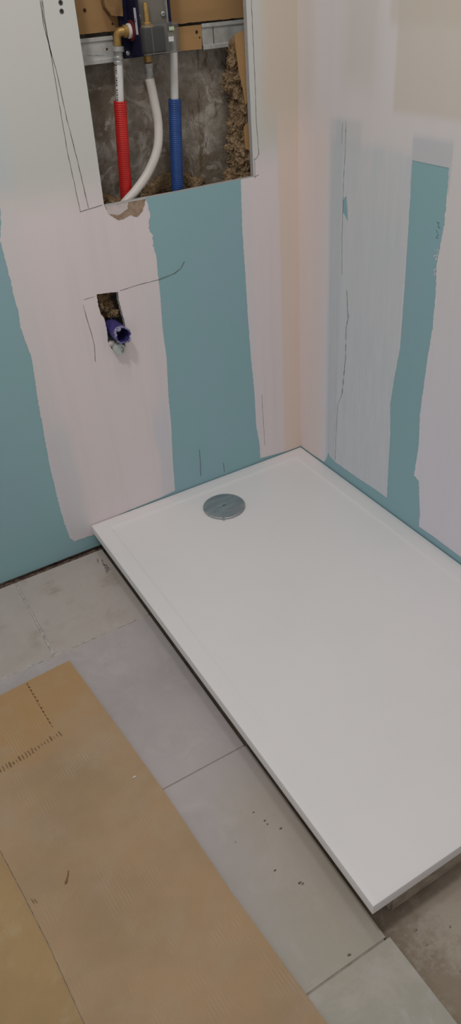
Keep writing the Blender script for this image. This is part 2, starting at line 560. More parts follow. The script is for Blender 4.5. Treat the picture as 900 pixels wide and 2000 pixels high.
def lump(name, c0, r, mat, parent=None, seed=0.0, amp=0.5, freq=60, sub=4):
    """fluffy irregular clump"""
    bm = bmesh.new()
    bmesh.ops.create_icosphere(bm, subdivisions=sub, radius=1.0)
    for vv in bm.verts:
        d = vv.co.copy()
        p = Vector((d.x * r[0], d.y * r[1], d.z * r[2]))
        e = 0
        f, a = freq, 1.0
        for o_ in range(4):
            e += a * noise.noise(Vector((p.x * f + seed, p.y * f - seed, p.z * f + 2 * seed)))
            f *= 2.1; a *= 0.62
        vv.co = Vector(c0) + p * (1 + amp * e)
    return from_bm(name, bm, mat, parent, True)


# ------------------------------------------------------------------ structure
# bare screed
nx, ny = 60, 60
vs, fs = [], []
for j in range(ny + 1):
    for i in range(nx + 1):
        x = -2.1 + 2.25 * i / nx; y = -2.2 + 2.35 * j / ny
        vs.append((x, y, -0.0115 + 0.0012 * noise.noise(Vector((x * 18, y * 18, 0)))))
for j in range(ny):
    for i in range(nx):
        a = j * (nx + 1) + i
        fs.append((a, a + 1, a + nx + 2, a + nx + 1))
floor = struct(obj('floor', vs, fs, M['screed'], None, True))

# tiles (thickness 10 mm, 2-4 mm joints)
rows = [(-0.3265, -0.0172, [(-0.688, -0.9345), (-0.9395, -1.386), (-1.390, -1.84)]),
        (-0.7875, -0.3315, [(-0.688, -1.135), (-1.138, -1.585), (-1.588, -2.03)]),
        (-1.2268, -0.7900, [(-0.6855, -0.950), (-0.9525, -1.400), (-1.4025, -1.85)]),
        (-1.679, -1.2300, [(-0.6800, -1.128), (-1.1305, -1.578), (-1.5805, -2.03)])]
for r_i, (y0, y1, xs) in enumerate(rows):
    for t_i, (x1, x0) in enumerate(xs):
        bm = bmesh.new()
        bmesh.ops.create_cube(bm, size=1.0)
        dz = [0.0, 0.0, 0.0, 0.0012][r_i]
        for vv in bm.verts:
            vv.co = Vector(((x0 + x1) / 2 + vv.co.x * (x1 - x0), (y0 + y1) / 2 + vv.co.y * (y1 - y0), -0.005 + dz + vv.co.z * 0.010))
            if r_i == 3 and vv.co.x > -0.7 and vv.co.y < -1.5:
                vv.co.x += 0.015
        bmesh.ops.bevel(bm, geom=bm.edges[:], offset=0.0007, segments=1, affect='EDGES')
        from_bm('tile', bm, M['tile'], floor)
prism('grout', [[(-2.0, -0.7902), (-0.69, -0.7902), (-0.69, -0.7872), (-2.0, -0.7872)]], on_floor(-0.0016, -0.0105), [M['grout_dark']], floor)
prism('grout', [[(-2.0, -1.2302), (-0.69, -1.2302), (-0.69, -1.2266), (-2.0, -1.2266)]], on_floor(-0.0016, -0.0105), [M['grout_dark']], floor)
# dusty grout in the older joints
prism('grout', [ragged([(-2.0, -0.3312), (-0.69, -0.3312)], 0.0006) + ragged([(-0.69, -0.3268), (-2.0, -0.3268)], 0.0006)], on_floor(-0.0006, -0.0105), [M['grout']], floor)
prism('grout', [[(-0.9392, -0.326), (-0.9348, -0.326), (-0.9348, -0.018), (-0.9392, -0.018)]], on_floor(-0.0008, -0.0105), [M['grout']], floor)
for s_, (cx, cy, a, w_, l_) in enumerate([(-0.9371, -0.30, 0, 0.006, 0.045), (-0.9373, -0.235, 0, 0.004, 0.06), (-0.99, -0.3295, 1, 0.006, 0.05), (-0.86, -0.328, 1, 0.006, 0.06), (-0.75, -0.328, 1, 0.005, 0.05), (-1.08, -0.3305, 1, 0.005, 0.06)]):
    pts = [(cx, cy - l_ / 2), (cx, cy + l_ / 2)] if not a else [(cx - l_ / 2, cy), (cx + l_ / 2, cy)]
    ribbon('grout_smear', pts, w_, on_floor(0.0004, -0.0004), M['grout'], floor, 1.2, s_ * 3.1)

# rubble in the open joint under the board
vs, fs = [], []
n = 260
for i in range(n + 1):
    x = -1.9 + 1.9 * i / n
    for j in range(6):
        y = -0.019 + 0.030 * j / 5
        vs.append((x, y, -0.010 + 0.007 * max(0, noise.noise(Vector((x * 60, y * 60, 1)))) + 0.006 * noise.noise(Vector((x * 190, y * 190, 2)))))
for i in range(n):
    for j in range(5):
        a = i * 6 + j
        fs.append((a, a + 6, a + 7, a + 1))
ob = obj('joint_debris', vs, fs, M['debris'], floor, False)
ob['kind'] = 'stuff'

# ---- back wall: plasterboard with service opening and waste opening
NICHE = [(-0.5112, 1.42), (-0.5117, 1.2519), (-0.513, 1.0807), (-0.5165, 0.8812), (-0.3311, 0.8795), (-0.1310, 0.8793), (-0.1318, 1.0665), (-0.1315, 1.2269), (-0.1315, 1.42)]
HOLE = [(-0.5696, 0.6952), (-0.545, 0.693), (-0.5164, 0.6888), (-0.5166, 0.6641), (-0.5142, 0.6384), (-0.5114, 0.6146), (-0.512, 0.5861), (-0.520, 0.552), (-0.5282, 0.5372), (-0.5417, 0.5383), (-0.5551, 0.5555), (-0.5611, 0.5756), (-0.5592, 0.6012), (-0.5603, 0.6322), (-0.5677, 0.6492), (-0.5697, 0.667)]
hole_r = ragged(HOLE + [HOLE[0]], 0.0014, 0.003, 2.0, 200)[:-1]
niche_r = ragged(NICHE + [NICHE[0]], 0.0004, 0.01, 4.0, 80)[:-1]
wall_b = struct(prism('wall_back', [[(-2.0, 0.0027), (0.0125, 0.0027), (0.0125, 2.4), (-2.0, 2.4)], niche_r, hole_r], on_back(0.0, 0.0125), [M['green'], M['gypsum']]))

C1L = [(-1.15, 0.935), (-0.80, 0.93), (-0.7384, 0.9273), (-0.7474, 0.8835), (-0.757, 0.8542), (-0.7563, 0.8223), (-0.7552, 0.7728), (-0.7562, 0.7219), (-0.7549, 0.6983), (-0.7586, 0.6634), (-0.7501, 0.5867), (-0.7583, 0.4971), (-0.7696, 0.3063), (-0.7708, 0.2119), (-0.769, 0.1191), (-0.7635, 0.0605), (-0.7543, 0.0473), (-0.7244, 0.0463), (-0.705, 0.0448), (-0.6869, 0.0438)]
C1B = [(-0.6869, 0.0438), (-0.66, 0.070), (-0.60, 0.0800), (-0.53, 0.0825), (-0.49, 0.0840), (-0.4391, 0.0890)]
C1R = [(-0.4391, 0.0890), (-0.4378, 0.1032), (-0.4338, 0.1884), (-0.4247, 0.2998), (-0.4227, 0.3767), (-0.414, 0.4911), (-0.4148, 0.5739), (-0.4101, 0.6512), (-0.4094, 0.7073), (-0.4077, 0.7493)]
C1R2 = [(-0.4077, 0.7493), (-0.4136, 0.7742), (-0.4104, 0.7969), (-0.4183, 0.8156), (-0.4106, 0.8423), (-0.4159, 0.8795)]
coat1 = [(-1.15, 2.35)] + ragged(C1L, 0.0016, 0.004, 1) + ragged(C1B, 0.001, 0.004, 2)[1:] + ragged(C1R, 0.0009, 0.004, 3)[1:] + ragged(C1R2, 0.0030, 0.003, 4, 170)[1:] + [(-0.5172, 0.8806), (-0.5136, 1.0807), (-0.5123, 1.2519), (-0.5118, 1.42), (-0.512, 2.35)]
prism('joint_compound', [coat1, hole_r], on_back(-0.0007, 0.0003), [M['coat_back']], wall_b)
C3L = [(-0.1666, 0.8788), (-0.1698, 0.7621), (-0.1678, 0.6734), (-0.1665, 0.5377), (-0.1635, 0.4199), (-0.1577, 0.3086), (-0.1576, 0.2088), (-0.1486, 0.1359), (-0.1489, 0.0909), (-0.1362, 0.0898)]
coat3 = [(-0.131, 2.35), (-0.131, 1.42), (-0.1312, 1.0665), (-0.1304, 0.8788)] + ragged(C3L, 0.0013, 0.004, 6) + [(-0.05, 0.0812), (0.0, 0.0808), (0.0, 2.35)]
prism('joint_compound', [coat3], on_back(-0.0007, 0.0003), [M['coat_back']], wall_b)

TORN = [(-0.5165, 0.8800), (-0.5062, 0.8598), (-0.4878, 0.8444), (-0.4645, 0.8489), (-0.4591, 0.8512), (-0.4425, 0.8437), (-0.4281, 0.8544), (-0.4162, 0.8788)]
prism('torn_paper', [ragged(TORN, 0.0018, 0.003, 9, 160)], on_back(-0.0011, -0.0004), [M['torn']], wall_b)
prism('plaster_smear', [ragged([(-0.5110, 0.8635), (-0.4885, 0.8560), (-0.4790, 0.8590), (-0.4640, 0.8660), (-0.4600, 0.8780), (-0.5130, 0.8795)], 0.0014, 0.003, 10, 160)], on_back(-0.0015, -0.0008), [M['raw_white']], wall_b)

PB = on_back(-0.00105, -0.0006)
for i, (pts, w_) in enumerate([
    ([(-0.5787, 1.2564), (-0.5806, 1.2167), (-0.5766, 1.1793), (-0.577, 1.115), (-0.5784, 1.0046), (-0.573, 0.8773)], 0.0011),
    ([(-0.5748, 1.2561), (-0.5772, 1.2001), (-0.5754, 1.1708), (-0.5715, 1.1406), (-0.5674, 1.0578), (-0.5603, 0.9825), (-0.5532, 0.8812)], 0.0013),
    ([(-0.5765, 1.2561), (-0.5785, 1.2301), (-0.5760, 1.1650)], 0.0016),
    ([(-0.5742, 0.8794), (-0.5509, 0.8808), (-0.5203, 0.8839)], 0.0012),
    ([(-0.1188, 1.300), (-0.1188, 1.226), (-0.1172, 1.0848), (-0.1178, 0.9928), (-0.114, 0.9273), (-0.1217, 0.9174), (-0.1297, 0.9166)], 0.0011),
    ([(-0.1300, 0.8778), (-0.1162, 0.8816)], 0.0010),
    ([(-0.1275, 0.875), (-0.1265, 0.92)], 0.0008),
    ([(-0.6022, 0.6908), (-0.5742, 0.6914)], 0.0009),
    ([(-0.6056, 0.6795), (-0.6027, 0.6417), (-0.5986, 0.609), (-0.5969, 0.5762), (-0.6019, 0.5352)], 0.0011),
    ([(-0.5123, 0.6902), (-0.4627, 0.6935), (-0.4086, 0.6936), (-0.3664, 0.699), (-0.3478, 0.708), (-0.3358, 0.7221)], 0.0010),
    ([(-0.3482, 0.1958), (-0.3493, 0.15), (-0.3523, 0.1051)], 0.0011),
    ([(-0.2752, 0.1219), (-0.2743, 0.0893)], 0.0013),
    ([(-0.1345, 0.30), (-0.133, 0.21), (-0.131, 0.13)], 0.0007)]):
    ribbon('pencil_line', pts, w_, PB, M['pencil'], wall_b, 0.7, i * 1.7)
for (x, z) in [(-0.5399, 1.2498), (-0.5407, 1.2363)]:
    s_ = lathe('screw_head', [(0.0, 0.0042), (0.0008, 0.0042), (0.0010, 0.0036), (0.0005, 0.0016), (0.0003, 0.0001)], (x, -0.0006, z), (0, -1, 0), M['screw'], wall_b, 16)
    lathe('screw_recess', [(0.0, 0.0014), (0.0006, 0.0014)], (x, -0.0008, z), (0, -1, 0), M['black'], s_, 6, False)

# ---- right wall
wall_r = struct(prism('wall_right', [[(0.0125, 0.0027), (-2.2, 0.0027), (-2.2, 2.4), (0.0125, 2.4)]], on_right(0.0, 0.0125), [M['green'], M['gypsum']]))
GL = [(-0.402, 0.9477), (-0.4045, 0.8629), (-0.4058, 0.8116), (-0.4083, 0.6912), (-0.4088, 0.5462), (-0.3976, 0.4633), (-0.3898, 0.3909), (-0.3981, 0.307), (-0.4029, 0.1158)]
GR1 = [(-0.5055, 0.9476), (-0.5074, 0.8999), (-0.5092, 0.8424), (-0.503, 0.80), (-0.501, 0.78)]
GR2 = [(-0.501, 0.78), (-0.4985, 0.762), (-0.5042, 0.7169), (-0.5062, 0.6273), (-0.5004, 0.5534), (-0.4942, 0.4082), (-0.5011, 0.3271), (-0.4944, 0.2344), (-0.500, 0.2376), (-0.5136, 0.2296), (-0.5285, 0.1437), (-0.5308, 0.0990)]
coat_r = [(0.0, 2.35), (0.0, 0.0808), (-0.06, 0.0812), (-0.1225, 0.0850), (-0.137, 0.112), (-0.142, 0.128), (-0.150, 0.118), (-0.1759, 0.112), (-0.2825, 0.1130), (-0.35, 0.1165)] + ragged(list(reversed(GL)), 0.0010, 0.004, 12) + ragged(GR1, 0.0022, 0.003, 13, 170) + ragged(GR2, 0.0016, 0.003, 14, 130)[1:] + [(-0.58, 0.1005), (-0.6787, 0.0985), (-2.15, 0.099), (-2.15, 2.35)]
TRI = [(-0.1920, 0.8458), (-0.1786, 0.8320), (-0.1790, 0.8090), (-0.2010, 0.7880), (-0.1985, 0.815)]
prism('joint_compound', [coat_r, TRI], on_right(-0.0007, 0.0003), [M['coat_right']], wall_r)
PR = on_right(-0.0010, -0.0006)
ribbon('tape_groove', [(-0.1839, 0.9998), (-0.184, 0.93), (-0.180, 0.87), (-0.181, 0.80), (-0.1804, 0.7422), (-0.184, 0.66)], 0.0016, PR, M['groove'], wall_r, 1.1, 3)
ribbon('tape_groove', [(-0.2048, 0.6295), (-0.2133, 0.5609), (-0.2064, 0.5317), (-0.2083, 0.4483), (-0.1977, 0.3402)], 0.0028, PR, M['groove'], wall_r, 1.6, 5)
ribbon('tape_groove', [(-0.1977, 0.3402), (-0.1809, 0.302), (-0.1765, 0.22), (-0.1752, 0.1165)], 0.0015, PR, M['groove'], wall_r, 0.9, 8)
ribbon('tape_groove', [(-0.172, 0.995), (-0.171, 0.96), (-0.170, 0.93)], 0.0012, PR, M['groove'], wall_r, 1.0, 9)
ribbon('tape_ridge', [(-0.166, 0.997), (-0.168, 0.8), (-0.168, 0.6), (-0.166, 0.3), (-0.163, 0.13)], 0.008, on_right(-0.0013, -0.0006), M['coat_right'], wall_r, 0.15, 11, 0.02)
ribbon('tape_ridge', [(-0.128, 0.997), (-0.133, 0.8), (-0.136, 0.6), (-0.138, 0.3), (-0.138, 0.13)], 0.006, on_right(-0.0012, -0.0006), M['coat_right'], wall_r, 0.15, 13, 0.02)
for i, (y, z, dy, dz) in enumerate([(-0.4905, 0.8440, 0.004, 0), (-0.4920, 0.8400, 0.001, 0.004), (-0.4945, 0.8355, 0.004, 0.001), (-0.4905, 0.826, 0.003, 0.003), (-0.4930, 0.819, 0.003, -0.003), (-0.4915, 0.8145, 0.004, 0.0)]):
    ribbon('board_print', [(y - dy, z - dz), (y + dy, z + dz)], 0.0012, on_right(-0.0003, 0.0), M['print_blue'], wall_r, 0.4, i)
GR_SPOTS = []
for i in range(26):
    z = random.uniform(0.735, 0.80); y = -0.4975 + random.uniform(-0.004, 0.008)
    r_ = random.uniform(0.0006, 0.0018)
    GR_SPOTS.append((y, z, r_))
vs, fs = [], []
for (y, z, r_) in GR_SPOTS:
    b0 = len(vs)
    for q in range(7):
        an = q * 2 * math.pi / 7; rr = r_ * random.uniform(0.6, 1.3)
        vs.append((-0.0005, y + rr * math.cos(an), z + 1.4 * rr * math.sin(an)))
    vs.append((-0.0009, y, z))
    for q in range(7):
        fs.append((b0 + q, b0 + (q + 1) % 7, b0 + 7))
ob = obj('compound_spatter', vs, fs, M['coat_right'], wall_r); ob['kind'] = 'stuff'

# ---- masonry behind the board
CY = 0.100
vs, fs = [], []
nx, nz = 110, 120
for j in range(nz + 1):
    for i in range(nx + 1):
        x = -0.95 + 1.0 * i / nx; z = -0.02 + 1.6 * j / nz
        vs.append((x, CY + 0.004 * noise.noise(Vector((x * 14, z * 14, 0))) + 0.0015 * noise.noise(Vector((x * 60, z * 60, 4))), z))
for j in range(nz):
    for i in range(nx):
        a = j * (nx + 1) + i
        fs.append((a, a + 1, a + nx + 2, a + nx + 1))
wall_m = struct(obj('wall_masonry', vs, fs, M['cavity'], None, True))

# ------------------------------------------------------------------ shower tray
tray = empty('shower_tray')
tag(tray, 'white rectangular shower tray with a round drain, raised in the corner of the walls', 'shower tray')
TX0, TX1, TY0, TY1, TT, TB = -0.7, -0.003, -1.2066, -0.003, 0.080, 0.055


def basin(x, y):
    """depth of the gently sloping basin below the rim"""
    e = min(x - (-0.664), (-0.044) - x, (-0.040) - y)
    s = max(0.0, min(1.0, e / 0.012)); s = s * s * (3 - 2 * s)
    d = 0.0026 * max(0.0, min(1.0, (y + 1.05) / 0.85))
    return s * d


def lines(a, b, extra, n):
    L_ = [a + (b - a) * i / n for i in range(n + 1)] + extra
    L_ = sorted(set(round(t, 5) for t in L_))
    return L_


BV = 0.0022
gx = lines(TX0 + BV, TX1 - BV, [-0.664 + 0.00125 * i for i in range(9)] + [-0.044 - 0.00125 * i for i in range(9)], 60)
gy = lines(TY0 + BV, TY1 - BV, [-0.040 - 0.00125 * i for i in range(9)] + [-1.16 + 0.00125 * i for i in range(9)], 90)
vs = [(x, y, TT - basin(x, y)) for y in gy for x in gx]
nx, ny = len(gx), len(gy)
fs = [(j * nx + i, j * nx + i + 1, (j + 1) * nx + i + 1, (j + 1) * nx + i) for j in range(ny - 1) for i in range(nx - 1)]
loop = [i for i in range(nx)] + [j * nx + nx - 1 for j in range(1, ny)] + [(ny - 1) * nx + i for i in range(nx - 2, -1, -1)] + [j * nx for j in range(ny - 2, 0, -1)]


def ring_at(off, z):
    b0 = len(vs)
    for i in loop:
        x, y, _ = vs[i]
        x = x + (off if abs(x - gx[-1]) < 1e-6 else -off if abs(x - gx[0]) < 1e-6 else 0)
        y = y + (off if abs(y - gy[-1]) < 1e-6 else -off if abs(y - gy[0]) < 1e-6 else 0)
        vs.append((x, y, z))
    return b0


n = len(loop)
prev = loop
for off, z in [(BV * 0.6, TT - BV * 0.25), (BV * 0.95, TT - BV), (BV, TB + 0.001), (BV - 0.001, TB)]:
    b0 = ring_at(off, z)
    cur = list(range(b0, b0 + n))
    for i in range(n):
        fs.append((prev[i], cur[i], cur[(i + 1) % n], prev[(i + 1) % n]))
    prev = cur
fs.append(tuple(reversed(prev)))
tb = obj('tray_body', vs, fs, M['tray'], tray, True)
tb.data.set_sharp_from_angle(angle=math.radians(35))
DX, DY = -0.3555, -0.1385
bz = TT - basin(DX, DY)
lathe('drain_rim', [(-0.012, 0.0555), (0.0005, 0.0555), (0.0012, 0.053), (0.0006, 0.050)], (DX, DY, bz), (0, 0, 1), M['chrome'], tray, 64)
dc = lathe('drain_cover', [(0.0016, 0.050), (0.0018, 0.0570), (0.0028, 0.0588), (0.0042, 0.0588), (0.0052, 0.0575), (0.0058, 0.0530), (0.0064, 0.035), (0.0067, 0.0001)], (DX, DY, bz), (0, 0, 1), M['drain'], tray, 72)
dc['label'] = 'round brushed grey metal drain cover'
box('centre_slot', DX - 0.0045, DX + 0.0045, DY - 0.0012, DY + 0.0012, bz + 0.0060, bz + 0.0070, M['black'], dc, 0.0003)
box('edge_clip', DX - 0.034, DX - 0.028, DY - 0.0545, DY - 0.049, bz + 0.001, bz + 0.0062, M['chrome'], dc, 0.0008)
# tiny hair-thin scratch on the tray
ribbon('scratch', [(-0.635, -0.262), (-0.628, -0.262), (-0.621, -0.258)], 0.0007, on_floor(TT - 0.0040, TT - 0.006), M['groove'], tray, 0.6, 2)

# support under the tray
bm = bmesh.new()
bmesh.ops.create_cube(bm, size=1.0)
for vv in bm.verts:
    vv.co = Vector((-0.3285 + vv.co.x * 0.645, -0.613 + vv.co.y * 1.170, 0.0222 + vv.co.z * 0.0652))
bmesh.ops.bevel(bm, geom=bm.edges[:], offset=0.004, segments=2, affect='EDGES')
bmesh.ops.subdivide_edges(bm, edges=[e for e in bm.edges if e.calc_length() > 0.3], cuts=40, use_grid_fill=True)
for vv in bm.verts:
    if vv.co.z < 0.05:
        vv.co += Vector((noise.noise(vv.co * 40), noise.noise(vv.co * 40 + Vector((9, 0, 0))), 0)) * 0.0005
sup = from_bm('support_block', bm, M['mortar'])
tag(sup, 'brownish mortar block carrying the white shower tray on the bare floor', 'block')

# ------------------------------------------------------------------ cardboard
def sheet(name, outline, z0, z1, mat, seed, curl=0.0):
    lp = ragged(outline + [outline[0]], 0.0008, 0.006, seed, 90)[:-1]
    return prism(name, [lp], on_floor(z1, z0), [mat, mat])


card_root = empty('cardboard_sheet')
tag(card_root, 'large brown corrugated cardboard sheet with perforated slit, lying on the grey tiles', 'cardboard')
cs = sheet('panel', [(-0.9133, -0.3698), (-0.8945, -0.575), (-0.8755, -0.797), (-0.8628, -1.0315), (-0.8391, -1.278), (-0.815, -1.56), (-1.110, -1.59), (-1.1514, -1.0861), (-1.160, -0.9576), (-1.1707, -0.8537), (-1.1841, -0.7418), (-1.226, -0.392), (-1.0816, -0.3816)], 0.0013, 0.0062, M['card'], 21)
cs.parent = card_root
Ztop = 0.0062
PF = on_floor(Ztop + 0.0003, Ztop - 0.0006)
for i in range(13):
    t = i / 12
    x = -1.019 + 0.009 * t + random.uniform(-0.001, 0.001); y = -0.384 - 0.145 * t
    ribbon('perforation', [(x - 0.0006, y + 0.0035), (x + 0.0010, y - 0.0030)], 0.0022, PF, M['slit'] if i % 3 else M['crease'], card_root, 0.8, i * 2.2)
ribbon('perforation', [(-1.0205, -0.382), (-1.0165, -0.45), (-1.0105, -0.53)], 0.0007, PF, M['crease'], card_root, 0.9, 5)
for i in range(22):
    t = i / 21
    x = -1.150 + 0.148 * t; y = -0.578 + 0.022 * t + random.uniform(-0.0015, 0.0015)
    h = random.uniform(0.004, 0.0085)
    ribbon('crushed_flute', [(x - 0.0008, y + h), (x + 0.0008, y - h)], random.uniform(0.0016, 0.0028), PF, M['crease'], card_root, 0.8, i * 1.3)
prism('stain', [ragged([(-1.1035, -0.868), (-1.0990, -0.868), (-1.0935, -0.858), (-1.0885, -0.8475), (-1.0905, -0.8465), (-1.0965, -0.857), (-1.1030, -0.8645), (-1.1035, -0.868)], 0.0008, 0.002, 5, 200)[:-1]], PF, [M['crease']], card_root)
for i, (x, y) in enumerate([(-1.163, -0.865), (-1.158, -0.867)]):
    ribbon('nick', [(x, y + 0.005), (x + 0.003, y - 0.006)], 0.0016, PF, M['crease'], card_root, 0.6, i)
card2 = sheet('cardboard_sheet', [(-1.2259, -0.402), (-1.1850, -0.7418), (-1.1716, -0.8537), (-1.1609, -0.9576), (-1.1523, -1.0861), (-1.1109, -1.59), (-1.62, -1.63), (-1.66, -0.44)], 0.0008, 0.0045, M['card2'], 33)
tag(card2, 'second brown cardboard sheet, only a corner showing left of the large one', 'cardboard')
chip = lump('paint_chip', (-0.9119, -0.7376, 0.0070), (0.0045, 0.0016, 0.0011), M['chip'], None, 3.0, 0.4, 300, 2)
tag(chip, 'tiny white paint chip on the large cardboard sheet', 'chip')
for i, (x, y, s_) in enumerate([(-0.7511, -0.9257, 0.003), (-0.7421, -0.9511, 0.0036), (-0.7419, -0.9596, 0.0026), (-0.7256, -0.9796, 0.004), (-0.8094, -0.9579, 0.002), (-0.7772, -1.0397, 0.0036), (-0.7536, -1.0811, 0.0042), (-0.7500, -1.0850, 0.0030), (-0.7518, -1.2172, 0.004)]):
    cr = lump('debris_crumb', (x, y, 0.0009), (s_ * 0.8, s_ * 0.4, 0.0011), M['crumb'], None, i * 7.7, 0.9, 420, 3)
    cr.scale = (0.75, 0.75, 0.75); cr.location = (x * 0.25, y * 0.25, 0.0)
    cr.rotation_euler.z = 0
    tag(cr, 'tiny dark crumb of debris on the tiles between cardboard and shower tray', 'crumb', 'crumbs on the tiles')
for i, (pts, w_) in enumerate([([(-0.7060, -0.085), (-0.7087, -0.1001), (-0.7152, -0.124)], 0.009), ([(-0.706, -0.060), (-0.708, -0.088)], 0.007), ([(-0.716, -0.050), (-0.720, -0.07)], 0.004)]):
    ribbon('tile_stain', pts, w_, on_floor(0.0003, -0.0003), M['stain'], floor, 1.4, i * 4.4 + 1, 0.002)
for i in range(4):
    x = random.uniform(-0.64, -0.54); y = random.uniform(-1.34, -1.235)
    cr = lump('mortar_crumb', (x, y, -0.0107), (0.0014 + 0.0020 * random.random(), 0.0010, 0.0009), M['stain'], None, i * 3.3, 0.9, 420, 3)
    tag(cr, 'small dark crumb lying on the bare screed in front of the tray', 'crumb', 'crumbs on the screed')

# ------------------------------------------------------------------ things in the service opening
WY = 0.075
up = empty('backing_board')
tag(up, 'tan wooden backing board behind the shower valve, above the zinc rails', 'board')
prism('panel', [ragged([(-0.56, 1.1935), (-0.36, 1.1940), (-0.2, 1.1945), (-0.06, 1.1935)], 0.0008, 0.004, 2) + [(-0.06, 1.44), (-0.56, 1.44)]], on_back(WY - 0.012, WY + 0.006), [M['wood'], M['wood_dark']], up)
for (x, z, r_) in [(-0.4700, 1.2330, 0.0038), (-0.4145, 1.2060, 0.0024), (-0.4895, 1.226, 0.0016), (-0.138, 1.2420, 0.003)]:
    lathe('knot_hole', [(0, r_), (0.0006, r_ * 0.9)], (x, WY - 0.0118, z), (0, -1, 0), M['knot'], up, 14)
bt = prism('wooden_block', [ragged([(-0.4370, 1.30), (-0.4320, 1.235), (-0.4215, 1.2205), (-0.396, 1.2175), (-0.392, 1.30)], 0.0012, 0.004, 6)], on_back(0.045, WY - 0.0125), [M['wood_dark']])
tag(bt, 'small dark wooden block left of the navy shower valve', 'block')
mb = prism('wooden_block', [ragged([(-0.30, 1.1890), (-0.2090, 1.1890), (-0.2128, 1.1445), (-0.30, 1.1465), (-0.30, 1.1890)], 0.0006, 0.004, 8)[:-1]], on_back(WY - 0.014, WY + 0.004), [M['wood']])
tag(mb, 'tan wooden block beside the right zinc rail, right of the shower valve', 'block')
for (x, z, r_) in [(-0.2225, 1.1765, 0.0036), (-0.2160, 1.166, 0.0020)]:
    lathe('knot_hole', [(0, r_), (0.0006, r_ * 0.9)], (x, WY - 0.0138, z), (0, -1, 0), M['knot'], mb, 14)


def rail(x0, x1, z0, z1, label):
    t = empty('metal_rail')
    tag(t, label, 'rail', 'zinc rails behind the opening')
    y = WY - 0.010
    prof = [(z1, y + 0.004), (z1, y - 0.002), (z1 - 0.007, y - 0.002), (z1 - 0.009, y + 0.001), (z0 + 0.009, y + 0.001), (z0 + 0.007, y - 0.002), (z0, y - 0.002), (z0, y + 0.004)]
    vs, fs = [], []
    for x in (x0, x1):
        for (z, yy) in prof:
            vs.append((x, yy, z))
        for (z, yy) in prof:
            vs.append((x, yy + 0.0012, z))
    np_ = len(prof)
    for i in range(np_ - 1):
        fs.append((i, i + 1, 2 * np_ + i + 1, 2 * np_ + i))
        fs.append((np_ + i, 3 * np_ + i, 3 * np_ + i + 1, np_ + i + 1))
    for s_ in (0, 2 * np_):
        for i in range(np_ - 1):
            fs.append((s_ + i, s_ + np_ + i, s_ + np_ + i + 1, s_ + i + 1))
    obj('web', vs, fs, M['rail'], t)
    return t, y


t, y = rail(-0.56, -0.418, 1.1400, 1.1865, 'grey zinc rail left of the hot water pipe')
lathe('rivet_hole', [(0, 0.0022), (0.0005, 0.002)], (-0.4330, y + 0.0008, 1.164), (0, -1, 0), M['knot'], t, 12)
ribbon('scratch', [(-0.478, 1.157), (-0.44, 1.1535)], 0.0012, on_back(y + 0.0004, y + 0.0012), M['groove'], t, 0.8, 3)
t, y = rail(-0.2075, -0.06, 1.1425, 1.1905, 'grey zinc rail with a seam beside the insulation')
box('seam', -0.1795, -0.1785, y, y + 0.001, 1.1515, 1.1820, M['knot'], t)

# --- concealed mixer valve
valve = empty('shower_valve')
tag(valve, 'navy concealed shower valve with smoky clear cover in the wall opening', 'valve')
VX0, VX1, VZ0, VZ1 = -0.385, -0.309, 1.1480, 1.40
box('side_plate', VX0, VX0 + 0.006, 0.002, 0.060, VZ0, VZ1, M['navy'], valve, 0.0015)
box('side_plate', VX1 - 0.006, VX1, 0.002, 0.060, 1.185, VZ1, M['navy'], valve, 0.0015)
box('back_plate', -0.402, VX1 + 0.004, 0.052, 0.0605, VZ0 - 0.004, VZ1, M['navy'], valve, 0.0015)
box('front_panel', VX0 + 0.0062, VX1 - 0.0062, 0.012, 0.018, 1.150, VZ1, M['panel'], valve, 0.001)
box('panel_edge', VX1 - 0.0085, VX1 - 0.0065, 0.004, 0.012, 1.200, VZ1, M['steel'], valve)
for (x, y, z) in [(-0.3775, 0.011, 1.2150), (-0.3235, 0.011, 1.2165)]:
    s_ = lathe('screw', [(0, 0.0046), (0.002, 0.0046), (0.0028, 0.0036)], (x, y, z), (0, -1, 0), M['steel'], valve, 16)
    box('screw_slot', x - 0.003, x + 0.003, y - 0.0031, y - 0.0024, z - 0.0006, z + 0.0006, M['black'], s_)
s_ = lathe('screw', [(0, 0.0042), (0.0016, 0.0042), (0.0026, 0.003)], (-0.3935, 0.052, 1.1535), (0, -1, 0), M['steel'], valve, 16)
st = lathe('cartridge_stem', [(0, 0.0085), (0.006, 0.0085), (0.008, 0.0052), (0.038, 0.0052), (0.040, 0.0045)], (-0.3640, 0.004, 1.1980), (0, -0.04, 1), M['brass'], valve, 20)
lathe('stem_collar', [(0, 0.0135), (0.003, 0.0145), (0.006, 0.012), (0.008, 0.007)], (-0.3640, 0.004, 1.1945), (0, -0.04, 1), M['brass'], st, 20)
box('cartridge_body', -0.3795, -0.3330, -0.012, 0.011, 1.1515, 1.1975, M['black'], valve, 0.004)
box('body_rib', -0.3640, -0.3625, -0.0135, -0.012, 1.1525, 1.1965, M['panel'], valve)
cov = box('clear_cover', -0.3850, -0.3030, -0.022, 0.0035, 1.1490, 1.2030, M['clear'], valve, 0.009, 4)
for p in cov.data.polygons:
    p.use_smooth = True
cov['label'] = 'smoky transparent plastic cover'
box('cover_ledge', -0.3840, -0.3040, -0.0225, -0.0205, 1.1515, 1.1530, M['panel'], cov, 0.0004)
box('sticker', -0.3290, -0.3175, -0.0226, -0.0219, 1.1885, 1.1955, M['sticker_green'], cov)
box('sticker', -0.3278, -0.3190, -0.0230, -0.0224, 1.1908, 1.1930, M['sticker'], cov)
box('sticker', -0.3320, -0.3205, -0.0226, -0.0219, 1.1700, 1.1785, M['sticker'], cov)
